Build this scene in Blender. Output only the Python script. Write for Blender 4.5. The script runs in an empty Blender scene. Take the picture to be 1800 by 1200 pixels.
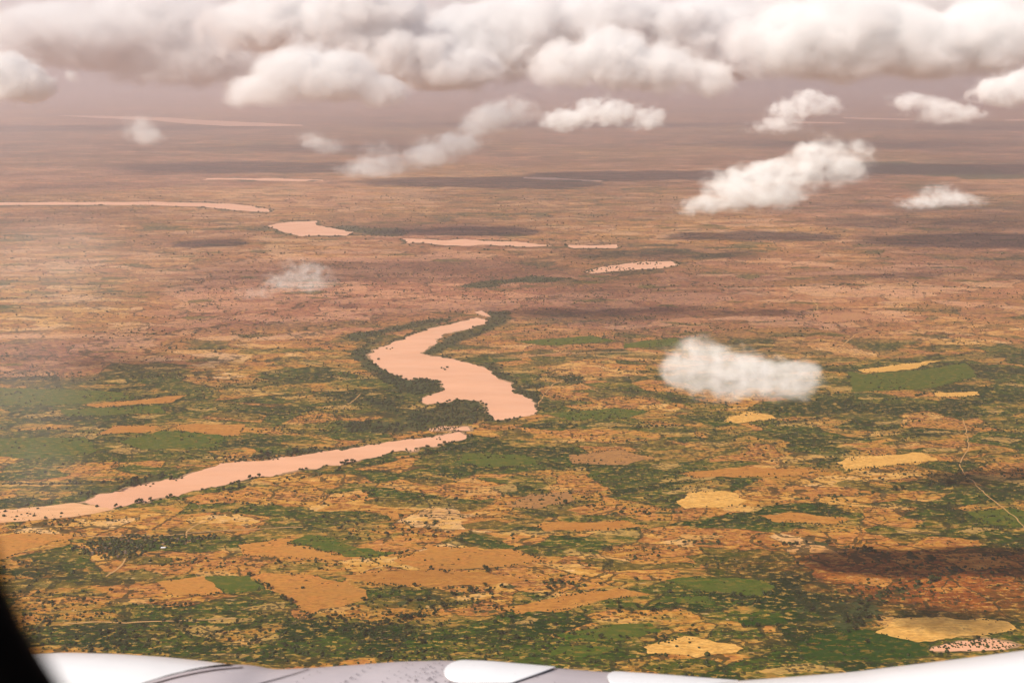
import bpy, bmesh, math, random
import numpy as np
from mathutils import Vector, Matrix
random.seed(7)
S = bpy.context.scene
R = math.radians

# ------------------------------------------------------------------ camera
F, W0, H0 = 1930.0, 1800, 1200          # focal length in photo pixels
HZ = 1500.0                              # flying height in metres
PITCH = math.atan((600 - 130) / F)
cam_d = bpy.data.cameras.new('camera')
cam = bpy.data.objects.new('camera', cam_d)
S.collection.objects.link(cam)
cam.location = (0, 0, HZ)
cam.rotation_euler = (math.pi / 2 - PITCH, 0, 0)
cam_d.sensor_width = 36
cam_d.lens = F / W0 * 36
cam_d.clip_start = 0.02
cam_d.clip_end = 400000
cam_d.dof.use_dof = True
cam_d.dof.focus_distance = 4000
cam_d.dof.aperture_fstop = 4.5
S.camera = cam

# ------------------------------------------------------------------ sky and sun
SUN_EL = 43.0
SX, SY = 0.86, 0.63                      # shadow drift per metre of height
nrm = math.hypot(SX, SY)
SX, SY = SX / nrm / math.tan(R(SUN_EL)), SY / nrm / math.tan(R(SUN_EL))
w = bpy.data.worlds.new('World'); S.world = w; w.use_nodes = True
nt = w.node_tree
for n in list(nt.nodes): nt.nodes.remove(n)
sky = nt.nodes.new('ShaderNodeTexSky'); sky.sky_type = 'NISHITA'; sky.sun_disc = False
sky.sun_elevation = R(SUN_EL)
sky.sun_rotation = math.atan2(-SX, -SY) % (2 * math.pi)
sky.altitude = 1500; sky.dust_density = 3.0; sky.air_density = 1.0
bg = nt.nodes.new('ShaderNodeBackground'); bg.inputs[1].default_value = 0.05
wo = nt.nodes.new('ShaderNodeOutputWorld')
nt.links.new(sky.outputs[0], bg.inputs[0]); nt.links.new(bg.outputs[0], wo.inputs[0])
sl = bpy.data.lights.new('sun', 'SUN'); sl.energy = 5.0; sl.angle = R(0.5); sl.color = (1.0, 0.93, 0.84)
so = bpy.data.objects.new('sun', sl); S.collection.objects.link(so)
so.rotation_euler = Vector((SX, SY, -1)).to_track_quat('-Z', 'Y').to_euler()
S.view_settings.view_transform = 'Standard'; S.view_settings.look = 'None'
S.view_settings.exposure = 0.52; S.view_settings.gamma = 1.0
S.render.engine = 'CYCLES'
S.cycles.use_denoising = True
S.cycles.max_bounces = 12; S.cycles.volume_bounces = 8
S.cycles.diffuse_bounces = 1; S.cycles.glossy_bounces = 2; S.cycles.transparent_max_bounces = 16
S.cycles.volume_max_steps = 512; S.cycles.volume_step_rate = 1.0
S.cycles.sample_clamp_indirect = 6

# ------------------------------------------------------------------ helpers
CP, SP = math.cos(PITCH), math.sin(PITCH)
def ray(px, py):
    x = (px - 900) / F; u = (600 - py) / F
    return np.array([x, CP + u * SP, -SP + u * CP])
def G(px, py):                                   # photo pixel to ground point
    d = ray(px, py); s = HZ / -d[2]
    return (d[0] * s, d[1] * s)
def AT(px, py, y):                               # point on that sight line at a given distance
    d = ray(px, py); s = y / d[1]
    return Vector((d[0] * s, y, HZ + d[2] * s))
def GP(pts): return np.array([G(*p) for p in pts])

def props(o, label=None, cat=None, group=None, kind=None):
    if label: o['label'] = label
    if cat: o['category'] = cat
    if group: o['group'] = group
    if kind: o['kind'] = kind
    return o
def mesh_obj(name, verts, faces, mat, parent=None, smooth=False):
    me = bpy.data.meshes.new(name)
    me.from_pydata([tuple(v) for v in verts], [], faces); me.update()
    if mat: me.materials.append(mat)
    if smooth: me.polygons.foreach_set('use_smooth', [True] * len(me.polygons))
    o = bpy.data.objects.new(name, me); S.collection.objects.link(o)
    if parent: o.parent = parent
    return o
def np_mesh(name, V, T, mat, smooth=False):      # V (n,3), T (m,k)
    me = bpy.data.meshes.new(name); k = T.shape[1]
    me.vertices.add(len(V)); me.vertices.foreach_set('co', V.astype(np.float32).ravel())
    me.loops.add(T.size); me.loops.foreach_set('vertex_index', T.astype(np.int32).ravel())
    me.polygons.add(len(T)); me.polygons.foreach_set('loop_start', np.arange(0, T.size, k, dtype=np.int32))
    me.update(calc_edges=True)
    if smooth: me.polygons.foreach_set('use_smooth', np.ones(len(T), dtype=bool))
    me.materials.append(mat)
    o = bpy.data.objects.new(name, me); S.collection.objects.link(o)
    return o
def vnoise(x, y, s, seed=0):                     # smooth value noise 0..1
    x = np.asarray(x) / s + seed * 17.3; y = np.asarray(y) / s - seed * 9.1
    xi = np.floor(x).astype(np.int64); yi = np.floor(y).astype(np.int64)
    fx = x - xi; fy = y - yi; fx = fx * fx * (3 - 2 * fx); fy = fy * fy * (3 - 2 * fy)
    def h(a, b):
        n = (a * 374761393 + b * 668265263 + seed * 974634777) & 0xffffffff
        n = ((n ^ (n >> 13)) * 1274126177) & 0xffffffff
        return ((n ^ (n >> 16)) & 0xffff) / 65535.0
    a = h(xi, yi); b = h(xi + 1, yi); c = h(xi, yi + 1); d = h(xi + 1, yi + 1)
    return (a * (1 - fx) + b * fx) * (1 - fy) + (c * (1 - fx) + d * fx) * fy
def fbm(x, y, s, seed=0, o=4):
    t = 0; a = 0.5; n = 0
    for i in range(o):
        t = t + a * vnoise(x, y, s / 2 ** i, seed + i); n += a; a *= 0.5
    return t / n
def inside(P, poly):                             # vectorised point in polygon
    x, y = P[:, 0], P[:, 1]; r = np.zeros(len(P), bool); j = len(poly) - 1
    for i in range(len(poly)):
        xi, yi = poly[i]; xj, yj = poly[j]
        c = ((yi > y) != (yj > y)) & (x < (xj - xi) * (y - yi) / (yj - yi + 1e-12) + xi)
        r ^= c; j = i
    return r
def seg_dist(P, line, closed=False):
    n = len(line); d = np.full(len(P), 1e9)
    for i in range(n if closed else n - 1):
        a = line[i]; b = line[(i + 1) % n]; ab = b - a
        t = np.clip(((P - a) @ ab) / (ab @ ab + 1e-9), 0, 1)
        q = a + t[:, None] * ab
        d = np.minimum(d, np.hypot(P[:, 0] - q[:, 0], P[:, 1] - q[:, 1]))
    return d
def roughen(poly, step, amp, seed=0):            # subdivide and ripple an outline
    out = []
    n = len(poly)
    for i in range(n):
        a = poly[i]; b = poly[(i + 1) % n]; k = max(1, int(np.hypot(*(b - a)) / step))
        for j in range(k): out.append(a + (b - a) * j / k)
    out = np.array(out)
    dx = fbm(out[:, 0], out[:, 1], step * 5, seed, 4) - .5; dy = fbm(out[:, 0], out[:, 1], step * 5, seed + 40, 4) - .5
    return out + np.stack([dx, dy], 1) * amp * 2

# ------------------------------------------------------------------ node shorthand
class NT:
    def __init__(s, name):
        s.m = bpy.data.materials.new(name); s.m.use_nodes = True; s.t = s.m.node_tree
        for n in list(s.t.nodes): s.t.nodes.remove(n)
        s.out = s.t.nodes.new('ShaderNodeOutputMaterial')
    def put(s, sock, v):
        if hasattr(v, 'is_output') or isinstance(v, bpy.types.NodeSocket): s.t.links.new(v, sock)
        elif v is not None:
            if isinstance(v, (tuple, list)) and len(v) == 3 and sock.type == 'RGBA': v = (*v, 1)
            sock.default_value = v
    def n(s, typ, ins=None, out=0, **kw):
        nd = s.t.nodes.new(typ)
        for k, v in kw.items(): setattr(nd, k, v)
        for k, v in (ins or {}).items(): s.put(nd.inputs[k], v)
        return nd.outputs[out]
    def math(s, op, a, b=None, c=None, clamp=False):
        nd = s.t.nodes.new('ShaderNodeMath'); nd.operation = op; nd.use_clamp = clamp
        s.put(nd.inputs[0], a); s.put(nd.inputs[1], b); s.put(nd.inputs[2], c)
        return nd.outputs[0]
    def vmath(s, op, a, b=None, out=0):
        nd = s.t.nodes.new('ShaderNodeVectorMath'); nd.operation = op
        s.put(nd.inputs[0], a); s.put(nd.inputs[1], b)
        return nd.outputs[out]
    def mr(s, v, a, b, c=0.0, d=1.0, smooth=False):
        nd = s.t.nodes.new('ShaderNodeMapRange'); nd.interpolation_type = 'SMOOTHSTEP' if smooth else 'LINEAR'
        for i, q in enumerate((v, a, b, c, d)): s.put(nd.inputs[i], q)
        return nd.outputs[0]
    def mix(s, f, a, b, mode='MIX'):
        nd = s.t.nodes.new('ShaderNodeMix'); nd.data_type = 'RGBA'; nd.blend_type = mode
        s.put(nd.inputs[0], f); s.put(nd.inputs[6], a); s.put(nd.inputs[7], b)
        return nd.outputs[2]
    def ramp(s, v, stops, interp='LINEAR'):
        nd = s.t.nodes.new('ShaderNodeValToRGB'); cr = nd.color_ramp; cr.interpolation = interp
        while len(cr.elements) < len(stops): cr.elements.new(0.5)
        for e, (p, c) in zip(cr.elements, stops): e.position = p; e.color = (*c, 1)
        s.put(nd.inputs[0], v); return nd.outputs[0]
    def noise(s, vec, scale, detail=3, rough=.5, out=0, dims='3D'):
        return s.n('ShaderNodeTexNoise', {'Vector': vec, 'Scale': scale, 'Detail': detail, 'Roughness': rough}, out, noise_dimensions=dims)
    def vor(s, vec, feature='F1', out='Color', rand=1.0):
        nd = s.t.nodes.new('ShaderNodeTexVoronoi'); nd.feature = feature; nd.voronoi_dimensions = '2D'
        s.put(nd.inputs['Vector'], vec); s.put(nd.inputs['Scale'], 1.0); s.put(nd.inputs['Randomness'], rand)
        return nd.outputs[out]
    def xf(s, vec, rot, scale, loc=(0, 0, 0)):
        nd = s.t.nodes.new('ShaderNodeMapping'); nd.vector_type = 'POINT'
        s.put(nd.inputs[0], vec); nd.inputs[1].default_value = loc
        nd.inputs[2].default_value = (0, 0, R(rot)); nd.inputs[3].default_value = scale
        return nd.outputs[0]
    def surf(s, col, rough=.9, spec=.2, **kw):
        b = s.t.nodes.new('ShaderNodeBsdfPrincipled')
        s.put(b.inputs['Base Color'], col); s.put(b.inputs['Roughness'], rough)
        s.put(b.inputs['Specular IOR Level'], spec)
        for k, v in kw.items(): s.put(b.inputs[k.replace('_', ' ')], v)
        s.t.links.new(b.outputs[0], s.out.inputs[0]); return s.m
    def sep(s, c, i):
        nd = s.t.nodes.new('ShaderNodeSeparateColor'); s.put(nd.inputs[0], c); return nd.outputs[i]

OCHRE = (.42, .185, .026); TAN = (.58, .31, .065); RUST = (.34, .10, .02); PALE = (.66, .41, .19)
GREEN = (.032, .066, .003); DEEP = (.008, .029, .0015); OLIVE = (.11, .095, .010); BUSH = (.009, .010, .003)
BROWN = (.17, .062, .015); BRICK = (.32, .118, .074)

# ------------------------------------------------------------------ ground outlines
rivers = {
 'river': [
  [(840,558),(800,568),(760,577),(720,590),(690,605),(662,611),(652,622),(652,632),(668,645),(690,658),(705,664),(722,668),(745,664),(770,668),(783,678),(772,688),(755,694),(743,703),(748,712),(778,708),(800,703),(840,704),(852,713),(862,728),(874,738),(900,736),(925,732),(942,728),(943,710),(925,700),(905,690),(897,675),(870,662),(858,648),(835,642),(820,637),(790,630),(760,626),(738,621),(745,614),(765,606),(768,596),(785,587),(805,582),(832,576),(848,570),(860,562),(848,561)],
  [(135,884),(180,868),(240,855),(300,843),(330,836),(360,826),(390,815),(430,811),(470,811),(520,801),(580,793),(640,785),(700,775),(760,767),(800,761),(830,766),(800,775),(750,785),(700,794),(640,808),(580,819),(520,826),(460,838),(400,850),(340,864),(280,876),(220,888),(190,893),(160,888)],
  [(0,356.5),(100,355.5),(250,355),(400,358),(450,363),(470,368),(474,373),(440,372),(350,364),(250,361),(100,361),(0,361),(-200,362),(-200,357)],
  [(90,203),(200,204),(300,207),(370,212),(430,215),(530,219.5),(530,221.5),(400,222),(330,218),(280,213),(160,207)],
 ],
 'pond': [
  [(482,397),(500,391),(560,389.5),(570,399),(590,404),(612,409),(610,414),(540,416),(500,408)],
  [(710,421),(780,421.5),(860,424),(930,427),(960,430),(965,434),(900,434),(800,431),(715,428)],
  [(1000,432),(1080,431),(1083,437),(1010,437)],
  [(1028,478),(1060,469),(1120,461),(1180,459),(1190,466),(1160,472),(1100,475),(1040,481)],
  [(1632,1141),(1680,1128),(1740,1123),(1785,1133),(1770,1142),(1700,1145),(1640,1145)],
  [(905,311),(980,312),(1060,317),(1060,319.5),(980,316),(905,314)],
  [(360,314),(450,313),(560,316),(560,318),(450,317),(360,316)],
  [(1480,206),(1600,209),(1600,211.5),(1480,209)],
  [(1760,210),(1800,209),(1900,209),(1900,211.5),(1760,212)],
  [(1390,214),(1480,215),(1480,217.5),(1390,217)],
  [(834,549),(846,546),(856,551),(862,557),(852,556),(842,552)],
  [(750,754),(778,749),(822,750),(826,757),(790,756),(760,758)],
 ]}
river_labels = [
 'wide salmon brown river bending in an S past dark green banks',
 'long narrow salmon brown river reach running off to the left',
 'thin pale river line crossing the hazy plain at the far left',
 'pale silver river line lying far off under the left clouds']
pond_labels = [
 'pale pink flood pool at the end of the thin far river',
 'long thin pale pink lagoon in the middle of the hazy plain',
 'tiny pale lagoon just past the long thin one',
 'pale lagoon broken by many flooded trees and bushes',
 'pink pond dotted with dark flooded bushes near the wing at lower right',
 'hair thin pale water streak far off above the lagoons',
 'thin pale water streak far off on the left plain',
 'far silver streak of water between two right hand clouds',
 'far silver streak of water at the right edge',
 'far silver streak of water under the domed small cloud',
 'tiny curled pale creek at the top end of the S shaped river',
 'small pale flooded patch in the dark trees between the two river reaches']
W_POLY = []
for k, L in rivers.items():
    for i, p in enumerate(L):
        g = GP(p); d = float(np.median(g[:, 1]))
        st = 14 if d < 9000 else d * .004
        am = 9 if d < 9000 else d * .012
        if k == 'river' and d > 9000: am = d * .004
        if k == 'river' and i < 2: am = 30; st = 9
        W_POLY.append((k, roughen(g, st, am, i), (river_labels if k == 'river' else pond_labels)[i], d))

# field patches: (pixels, colour, speckle)
fields = [
 ([(1468,811),(1500,803),(1620,795),(1652,808),(1560,818),(1490,826)], 'tan'),
 ([(1188,880),(1212,865),(1270,861),(1317,878),(1300,888),(1200,893)], 'tan'),
 ([(945,925),(960,918),(1100,915),(1145,925),(1080,931),(960,932)], 'ochre'),
 ([(870,1070),(950,1055),(1040,1038),(1100,1033),(1138,1043),(1060,1055),(1000,1070),(920,1078)], 'ochre'),
 ([(1170,1020),(1200,1015),(1340,1018),(1367,1032),(1340,1048),(1300,1044),(1240,1040)], 'green'),
 ([(1185,1048),(1255,1046),(1240,1058),(1185,1060)], 'green'),
 ([(965,1115),(1060,1101),(1140,1093),(1168,1106),(1120,1120),(1000,1127)], 'green'),
 ([(960,1136),(1070,1131),(1088,1143),(1020,1152),(960,1150)], 'green'),
 ([(1300,1088),(1380,1084),(1390,1096),(1310,1100)], 'deep'),
 ([(1430,1118),(1500,1104),(1590,1108),(1625,1125),(1640,1150),(1540,1160),(1440,1160),(1400,1140)], 'deep'),
 ([(440,1012),(490,1006),(560,1011),(600,1025),(645,1036),(650,1050),(600,1065),(545,1080),(500,1050)], 'orange'),
 ([(500,945),(545,962),(610,980),(560,983),(430,975),(420,958)], 'orange'),
 ([(505,955),(545,938),(590,945),(598,955),(700,972),(720,968),(640,981)], 'green'),
 ([(280,1022),(355,1012),(375,1025),(395,1042),(300,1048)], 'orange'),
 ([(362,1014),(440,1010),(470,1036),(395,1040),(380,1026)], 'green'),
 ([(170,763),(200,748),(282,748),(262,759)], 'ochre'),
 ([(315,745),(430,746),(418,766),(320,768)], 'ochre'),
 ([(205,776),(290,755),(400,766),(380,786),(250,790)], 'green'),
 ([(0,770),(150,768),(172,795),(60,806),(-40,800)], 'green'),
 ([(-30,680),(210,688),(240,700),(110,712),(-30,712)], 'green'),
 ([(145,711),(250,702),(325,694),(300,707),(170,716)], 'ochre'),
 ([(100,720),(285,712),(290,725),(230,728),(120,732)], 'green'),
 ([(1510,650),(1580,640),(1652,633),(1600,650),(1520,655)], 'tan'),
 ([(1490,652),(1520,657),(1600,652),(1700,638),(1720,660),(1640,682),(1500,690)], 'green'),
 ([(1095,603),(1190,593),(1202,608),(1100,612)], 'green'),
 ([(1640,690),(1720,688),(1722,695),(1650,698)], 'tan'),
 ([(665,903),(700,897),(706,911),(690,912)], 'orange'),
 ([(705,912),(725,907),(750,909),(748,916),(715,918)], 'pale'),
 ([(960,727),(1080,717),(1140,722),(1100,735),(1000,738)], 'green'),
 ([(1270,740),(1310,722),(1360,730),(1364,736),(1300,743)], 'tan'),
 ([(1190,832),(1300,822),(1460,826),(1380,836),(1220,839)], 'ochre'),
 ([(1000,800),(1090,790),(1150,805),(1100,816),(1010,815)], 'brown'),
 ([(1540,1110),(1580,1085),(1660,1082),(1770,1092),(1785,1108),(1700,1120),(1610,1128)], 'tan'),
 ([(820,795),(930,800),(950,815),(860,822),(800,812)], 'green'),
 ([(1700,900),(1780,892),(1830,905),(1800,925),(1720,920)], 'green'),
 ([(1330,905),(1360,915),(1470,922),(1490,912),(1400,900)], 'ochre'),
 ([(1130,1135),(1200,1120),(1290,1128),(1310,1140),(1230,1152),(1140,1150)], 'tan'),
 ([(905,600),(1040,590),(1090,600),(960,608)], 'green'),
 ([(1400,555),(1500,548),(1560,560),(1450,568)], 'brick'),
 ([(930,870),(1000,865),(1010,880),(940,893),(890,890)], 'brown'),
 ([(690,985),(760,960),(900,965),(960,985),(850,1000),(740,1000)], 'orange'),
 ([(600,1010),(720,1000),(860,1005),(930,1020),(760,1030),(650,1025)], 'ochre'),
 ([(150,940),(60,960),(0,985),(-60,985),(-40,950),(40,935)], 'orange'),
]
# wooded patches in photo pixels
woods = [
 [(642,600),(672,594),(655,612),(650,630),(690,655),(727,662),(787,677),(760,690),(735,697),(700,690),(660,665),(627,640),(620,615)],
 [(697,738),(735,722),(767,711),(837,702),(852,713),(872,737),(807,746),(717,748)],
 [(742,621),(767,600),(800,587),(827,580),(850,585),(820,600),(792,615),(767,622)],
 [(832,641),(867,637),(890,655),(907,675),(945,690),(952,735),(940,728),(900,690),(870,662)],
 [(915,673),(955,676),(958,684),(920,684)],
 [(852,550),(897,545),(900,565),(870,580),(840,588)],
 [(620,600),(700,580),(760,570),(830,552),(760,561),(680,577),(600,590)],
 [(150,880),(230,850),(330,825),(420,805),(500,800),(560,790),(450,800),(300,832),(200,850),(120,870)],
 [(600,745),(690,738),(760,752),(700,762),(620,758)],
 [(640,700),(690,705),(700,725),(650,715)],
 [(1080,432),(1200,430),(1220,445),(1150,452),(1040,450)],
 [(480,380),(600,385),(720,410),(720,422),(640,418),(575,402),(480,388)],
 [(860,470),(1000,480),(1040,490),(980,505),(880,500)],
 [(985,660),(1020,662),(1022,672),(1000,675),(985,670)],
 [(1350,285),(1600,283),(1800,300),(1800,318),(1560,305)],
 [(1430,1095),(1530,1060),(1560,1090),(1500,1110)],
 [(480,796),(560,800),(640,788),(620,782),(530,788)],
]
WOODS = [GP(p) for p in woods]
VILLAGE = GP([(122,965),(160,948),(240,938),(330,945),(385,938),(385,947),(330,956),(270,966),(235,980),(180,976),(140,975)])
BUSHLAND = GP([(40,1085),(160,1060),(330,1062),(460,1075),(560,1085),(700,1030),(860,1030),(900,1075),(840,1120),(900,1160),(700,1175),(400,1165),(40,1150),(0,1120)])
treelines = [
 [(-40,527),(60,523),(200,517),(400,508),(560,505),(720,497)],
 [(160,583),(340,590)], [(1360,745),(1440,735),(1500,715),(1560,703),(1640,690),(1720,688)],
 [(640,420),(760,437),(900,440)], [(440,1012),(500,1050),(548,1082)],
 [(990,885),(1100,905),(1200,900)], [(900,750),(1000,745),(1060,752),(1200,748)],
 [(0,850),(120,850),(250,845)], [(380,862),(480,850),(560,835),(660,815),(760,795),(840,778)],
 [(940,1060),(860,1075),(720,1085),(700,1095)], [(700,1060),(900,1030),(1000,1022)],
 [(1690,1000),(1600,1035),(1490,1055),(1400,1075)], [(1180,950),(1300,960),(1450,955),(1640,985)],
 [(1200,1120),(1240,1140),(1240,1170)], [(1100,500),(1300,505),(1500,500),(1800,508)],
 [(720,985),(850,1000),(870,1010)], [(1350,880),(1500,870),(1700,845),(1800,840)],
 [(0,612),(200,612),(400,614),(600,610)],[(1000,600),(1200,570),(1500,560)],
]
TLINES = [GP(p) for p in treelines]

# ------------------------------------------------------------------ ground sheet
def axis(fine0, fine1, step, lo, hi, grow=1.09):
    a = list(np.arange(fine0, fine1 + 1, step)); s = step
    while a[-1] < hi: s *= grow; a.append(a[-1] + s)
    s = step; b = [fine0]
    while b[-1] > lo: s *= grow; b.append(b[-1] - s)
    return np.array(b[:0:-1] + a)
gx = axis(-3200, 3600, 26, -76000, 76000); gy = axis(2000, 8600, 26, -8000, 108000, 1.05)
gx = np.clip(gx, -76000, 76000); gy = np.clip(gy, -8000, 108000)
XX, YY = np.meshgrid(gx, gy)
P = np.stack([XX.ravel(), YY.ravel()], 1)
nx, ny = len(gx), len(gy)
idx = np.arange(nx * ny).reshape(ny, nx)
T = np.stack([idx[:-1, :-1], idx[:-1, 1:], idx[1:, 1:], idx[1:, :-1]], -1).reshape(-1, 4)
def wooded(P):                                   # 0..1 tree cover from woods, banks, tree lines
    v = np.zeros(len(P))
    n = fbm(P[:, 0], P[:, 1], 160, 5)
    for q in WOODS:
        c = q.mean(0); rad = np.hypot(*(q - c).T).max() + 400
        m = np.hypot(P[:, 0] - c[0], P[:, 1] - c[1]) < rad
        if m.any():
            d = seg_dist(P[m], q, True); d = np.where(inside(P[m], q), -d, d)
            far = max(1, c[1] / 7000)
            nn_ = n[m] if far < 1.05 else fbm(P[m][:, 0] * .35, P[m][:, 1], 330, 8, 5)
            v[m] = np.maximum(v[m], np.clip(.55 - (d + (nn_ - (.45 if far < 1.05 else .40)) * (110 if far < 1.05 else 1500)) / (80 * far), 0, 1))
    for k, q, lab, dist in W_POLY[:12]:
        c = q.mean(0); rad = np.hypot(*(q - c).T).max() + 600
        m = np.hypot(P[:, 0] - c[0], P[:, 1] - c[1]) < rad
        if m.any():
            d = seg_dist(P[m], q[::3], True)
            wd = 34 * max(1, dist / 7000) * (.35 if dist < 4300 else 1)
            v[m] = np.maximum(v[m], np.clip(1.15 - d / wd - (n[m] - .5) * 2.2, 0, 1))
    for q in TLINES:
        c = q.mean(0); rad = np.hypot(*(q - c).T).max() + 200
        m = np.hypot(P[:, 0] - c[0], P[:, 1] - c[1]) < rad
        if m.any():
            far = max(1, c[1] / 5000)
            qq = q + 0
            d = seg_dist(P[m], qq)
            v[m] = np.maximum(v[m], np.clip(1 - d / (14 * far), 0, 1) * (n[m] > .36))
    return v
near = (P[:, 1] > 1500) & (P[:, 1] < 25000) & (np.abs(P[:, 0]) < 16000)
wd = np.zeros(len(P)); wd[near] = wooded(P[near])
def blob(P, px, py, rx, ry, amt=1.0):
    c = G(px, py); a = abs(G(px + rx, py)[0] - c[0]); b = abs(G(px, py - ry)[1] - G(px, py + ry)[1]) / 2
    return amt * np.exp(-((P[:, 0] - c[0]) / a) ** 2 - ((P[:, 1] - c[1]) / b) ** 2)
red = np.zeros(len(P)); grn = np.zeros(len(P)); drk = np.zeros(len(P))
d_ = P[:, 1]
red += np.clip((d_ - 5000) / 3500, 0, 1) * .75
red += np.clip((fbm(P[:, 0], P[:, 1], 2600, 11) - .5) * 1.6, -.3, .6) * np.clip((d_ - 3800) / 2500, 0, 1)
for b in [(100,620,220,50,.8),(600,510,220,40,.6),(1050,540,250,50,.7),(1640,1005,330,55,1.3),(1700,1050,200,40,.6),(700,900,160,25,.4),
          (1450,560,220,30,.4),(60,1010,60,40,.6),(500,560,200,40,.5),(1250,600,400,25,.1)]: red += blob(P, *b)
for b in [(930,490,180,26,.55),(620,620,90,50,.4),(820,590,140,40,.35),(1150,440,160,14,.5),(560,400,160,14,.4),(700,725,120,30,.3),(1300,790,420,40,.15),(1500,1130,300,50,.35),(300,1110,420,45,.5),(1050,1130,150,40,.35),(1600,660,200,30,.5),
          (200,780,220,24,.22),(900,820,260,30,.2),(1180,600,160,20,.4),(1750,880,150,60,.4),(300,700,320,30,.12),(1250,880,300,35,.08)]: grn += blob(P, *b)
for b in [(700,960,260,60,-.4),(1500,960,250,30,-.45),(1650,1030,200,25,-.5),(500,890,200,25,-.25),(900,1010,200,40,-.35),(900,760,200,12,-.2)]: grn += blob(P, *b)
grn += np.clip((fbm(P[:, 0], P[:, 1], 1500, 21) - .5) * .9, -.3, .3)
grn -= np.clip((d_ - 5200) / 3000, 0, .35)
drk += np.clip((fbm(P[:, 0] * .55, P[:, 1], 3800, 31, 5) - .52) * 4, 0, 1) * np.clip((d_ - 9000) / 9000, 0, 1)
for b in [(1600,230,500,42,.7),(700,236,600,44,.75),(250,240,420,44,.55),(1100,440,130,18,.7),(1700,365,260,18,.7),(1620,295,150,10,.8),(1000,560,100,14,.6),(1080,572,60,10,.5),(500,570,60,10,.35)]: drk += blob(P, *b)  # dark far land, plus cloud shadows painted into the mid and right plain
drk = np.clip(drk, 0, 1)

m = NT('earth')
pos = m.n('ShaderNodeNewGeometry', out='Position')
att = m.n('ShaderNodeAttribute', {}, 'Color', attribute_name='cover')
aA = m.n('ShaderNodeAttribute', {}, 'Alpha', attribute_name='cover')
aR, aG, aB = m.sep(att, 0), m.sep(att, 1), m.sep(att, 2)
aD = m.n('ShaderNodeAttribute', {}, 'Fac', attribute_name='dark')
wv = m.noise(pos, 1 / 130, 4, .6, 'Color', '2D')
wv = m.vmath('MULTIPLY', m.vmath('SUBTRACT', wv, (.5, .5, .5)), (90, 60, 0))
p1 = m.vmath('ADD', pos, wv)
wv2 = m.vmath('MULTIPLY', m.vmath('SUBTRACT', m.noise(pos, 1 / 500, 2, .5, 'Color', '2D'), (.5, .5, .5)), (260, 160, 0))
p1 = m.vmath('ADD', p1, wv2)
vA = m.xf(p1, 7, (1 / 430, 1 / 210, 1)); vB = m.xf(p1, -9, (1 / 230, 1 / 100, 1), (3.3, 1.7, 0)); vC = m.xf(p1, 12, (1 / 75, 1 / 30, 1), (.3, 7, 0))
rA = m.sep(m.vor(vA, rand=.85), 0); rB = m.sep(m.vor(vB, rand=.85), 0); rC = m.sep(m.vor(vC), 1)
n30 = m.noise(m.xf(pos, 4, (1 / 70, 1 / 26, 1)), 1, 4, .62, 0, '2D')
key = m.math('ADD', m.math('MULTIPLY', rA, .36), m.math('MULTIPLY', rB, .48))
key = m.math('ADD', key, m.math('MULTIPLY', rC, .13))
key = m.math('ADD', key, m.math('MULTIPLY', m.math('SUBTRACT', n30, .5), .42))
key = m.math('SUBTRACT', key, m.math('MULTIPLY', aG, .55))
col = m.ramp(key, [(.16, DEEP), (.24, GREEN), (.34, (.058, .072, .006)), (.38, OLIVE), (.43, (.26, .16, .03)), (.52, OCHRE), (.60, (.48, .19, .045)), (.66, BROWN), (.70, OCHRE), (.80, TAN), (.92, PALE)])
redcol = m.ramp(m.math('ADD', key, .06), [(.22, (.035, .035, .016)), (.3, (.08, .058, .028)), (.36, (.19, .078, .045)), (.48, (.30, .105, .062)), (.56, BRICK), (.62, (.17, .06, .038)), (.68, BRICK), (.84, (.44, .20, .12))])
redcol = m.mix(aA, redcol, m.ramp(m.math('ADD', key, .04), [(.22, (.012, .014, .003)), (.32, (.07, .034, .006)), (.40, (.17, .05, .007)), (.52, (.29, .075, .009)), (.62, (.15, .035, .006)), (.70, (.32, .10, .013)), (.85, (.46, .19, .035))]))  # near rust soil, its colour darkened to deepen the lower right cloud shadow
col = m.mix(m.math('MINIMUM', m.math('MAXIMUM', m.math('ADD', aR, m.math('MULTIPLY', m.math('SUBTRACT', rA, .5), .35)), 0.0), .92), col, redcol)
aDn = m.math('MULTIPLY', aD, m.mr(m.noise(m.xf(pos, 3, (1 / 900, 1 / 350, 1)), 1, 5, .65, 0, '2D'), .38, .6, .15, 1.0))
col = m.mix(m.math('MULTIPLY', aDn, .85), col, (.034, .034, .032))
vM = m.xf(p1, 5, (1 / 2100, 1 / 900, 1)); rM = m.sep(m.vor(vM), 2)
nM = m.noise(m.xf(pos, 8, (1 / 2600, 1 / 1100, 1)), 1, 5, .6, 0, '2D')
mac = m.math('ADD', m.math('MULTIPLY', rM, .35), m.math('MULTIPLY', nM, 1.3))
col = m.mix(m.math('MULTIPLY', m.math('MAXIMUM', aR, .15), 1.0, None, True), col, m.mix(1.0, col, m.ramp(mac, [(.5, (.40, .36, .42)), (.8, (.76, .74, .80)), (1.02, (1.08, 1.05, 1.02))]), 'MULTIPLY'))
dr = m.noise(m.xf(pos, 14, (1 / 2400, 1 / 1500, 1), (5, 2, 0)), 1, 6, .55, 0, '2D')
drm = m.math('LESS_THAN', m.math('ABSOLUTE', m.math('SUBTRACT', dr, .5)), .0045)
dr2 = m.noise(m.xf(pos, -11, (1 / 1300, 1 / 900, 1), (1, 8, 0)), 1, 6, .55, 0, '2D')
drm = m.math('MAXIMUM', drm, m.math('LESS_THAN', m.math('ABSOLUTE', m.math('SUBTRACT', dr2, .46)), .0035))
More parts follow.
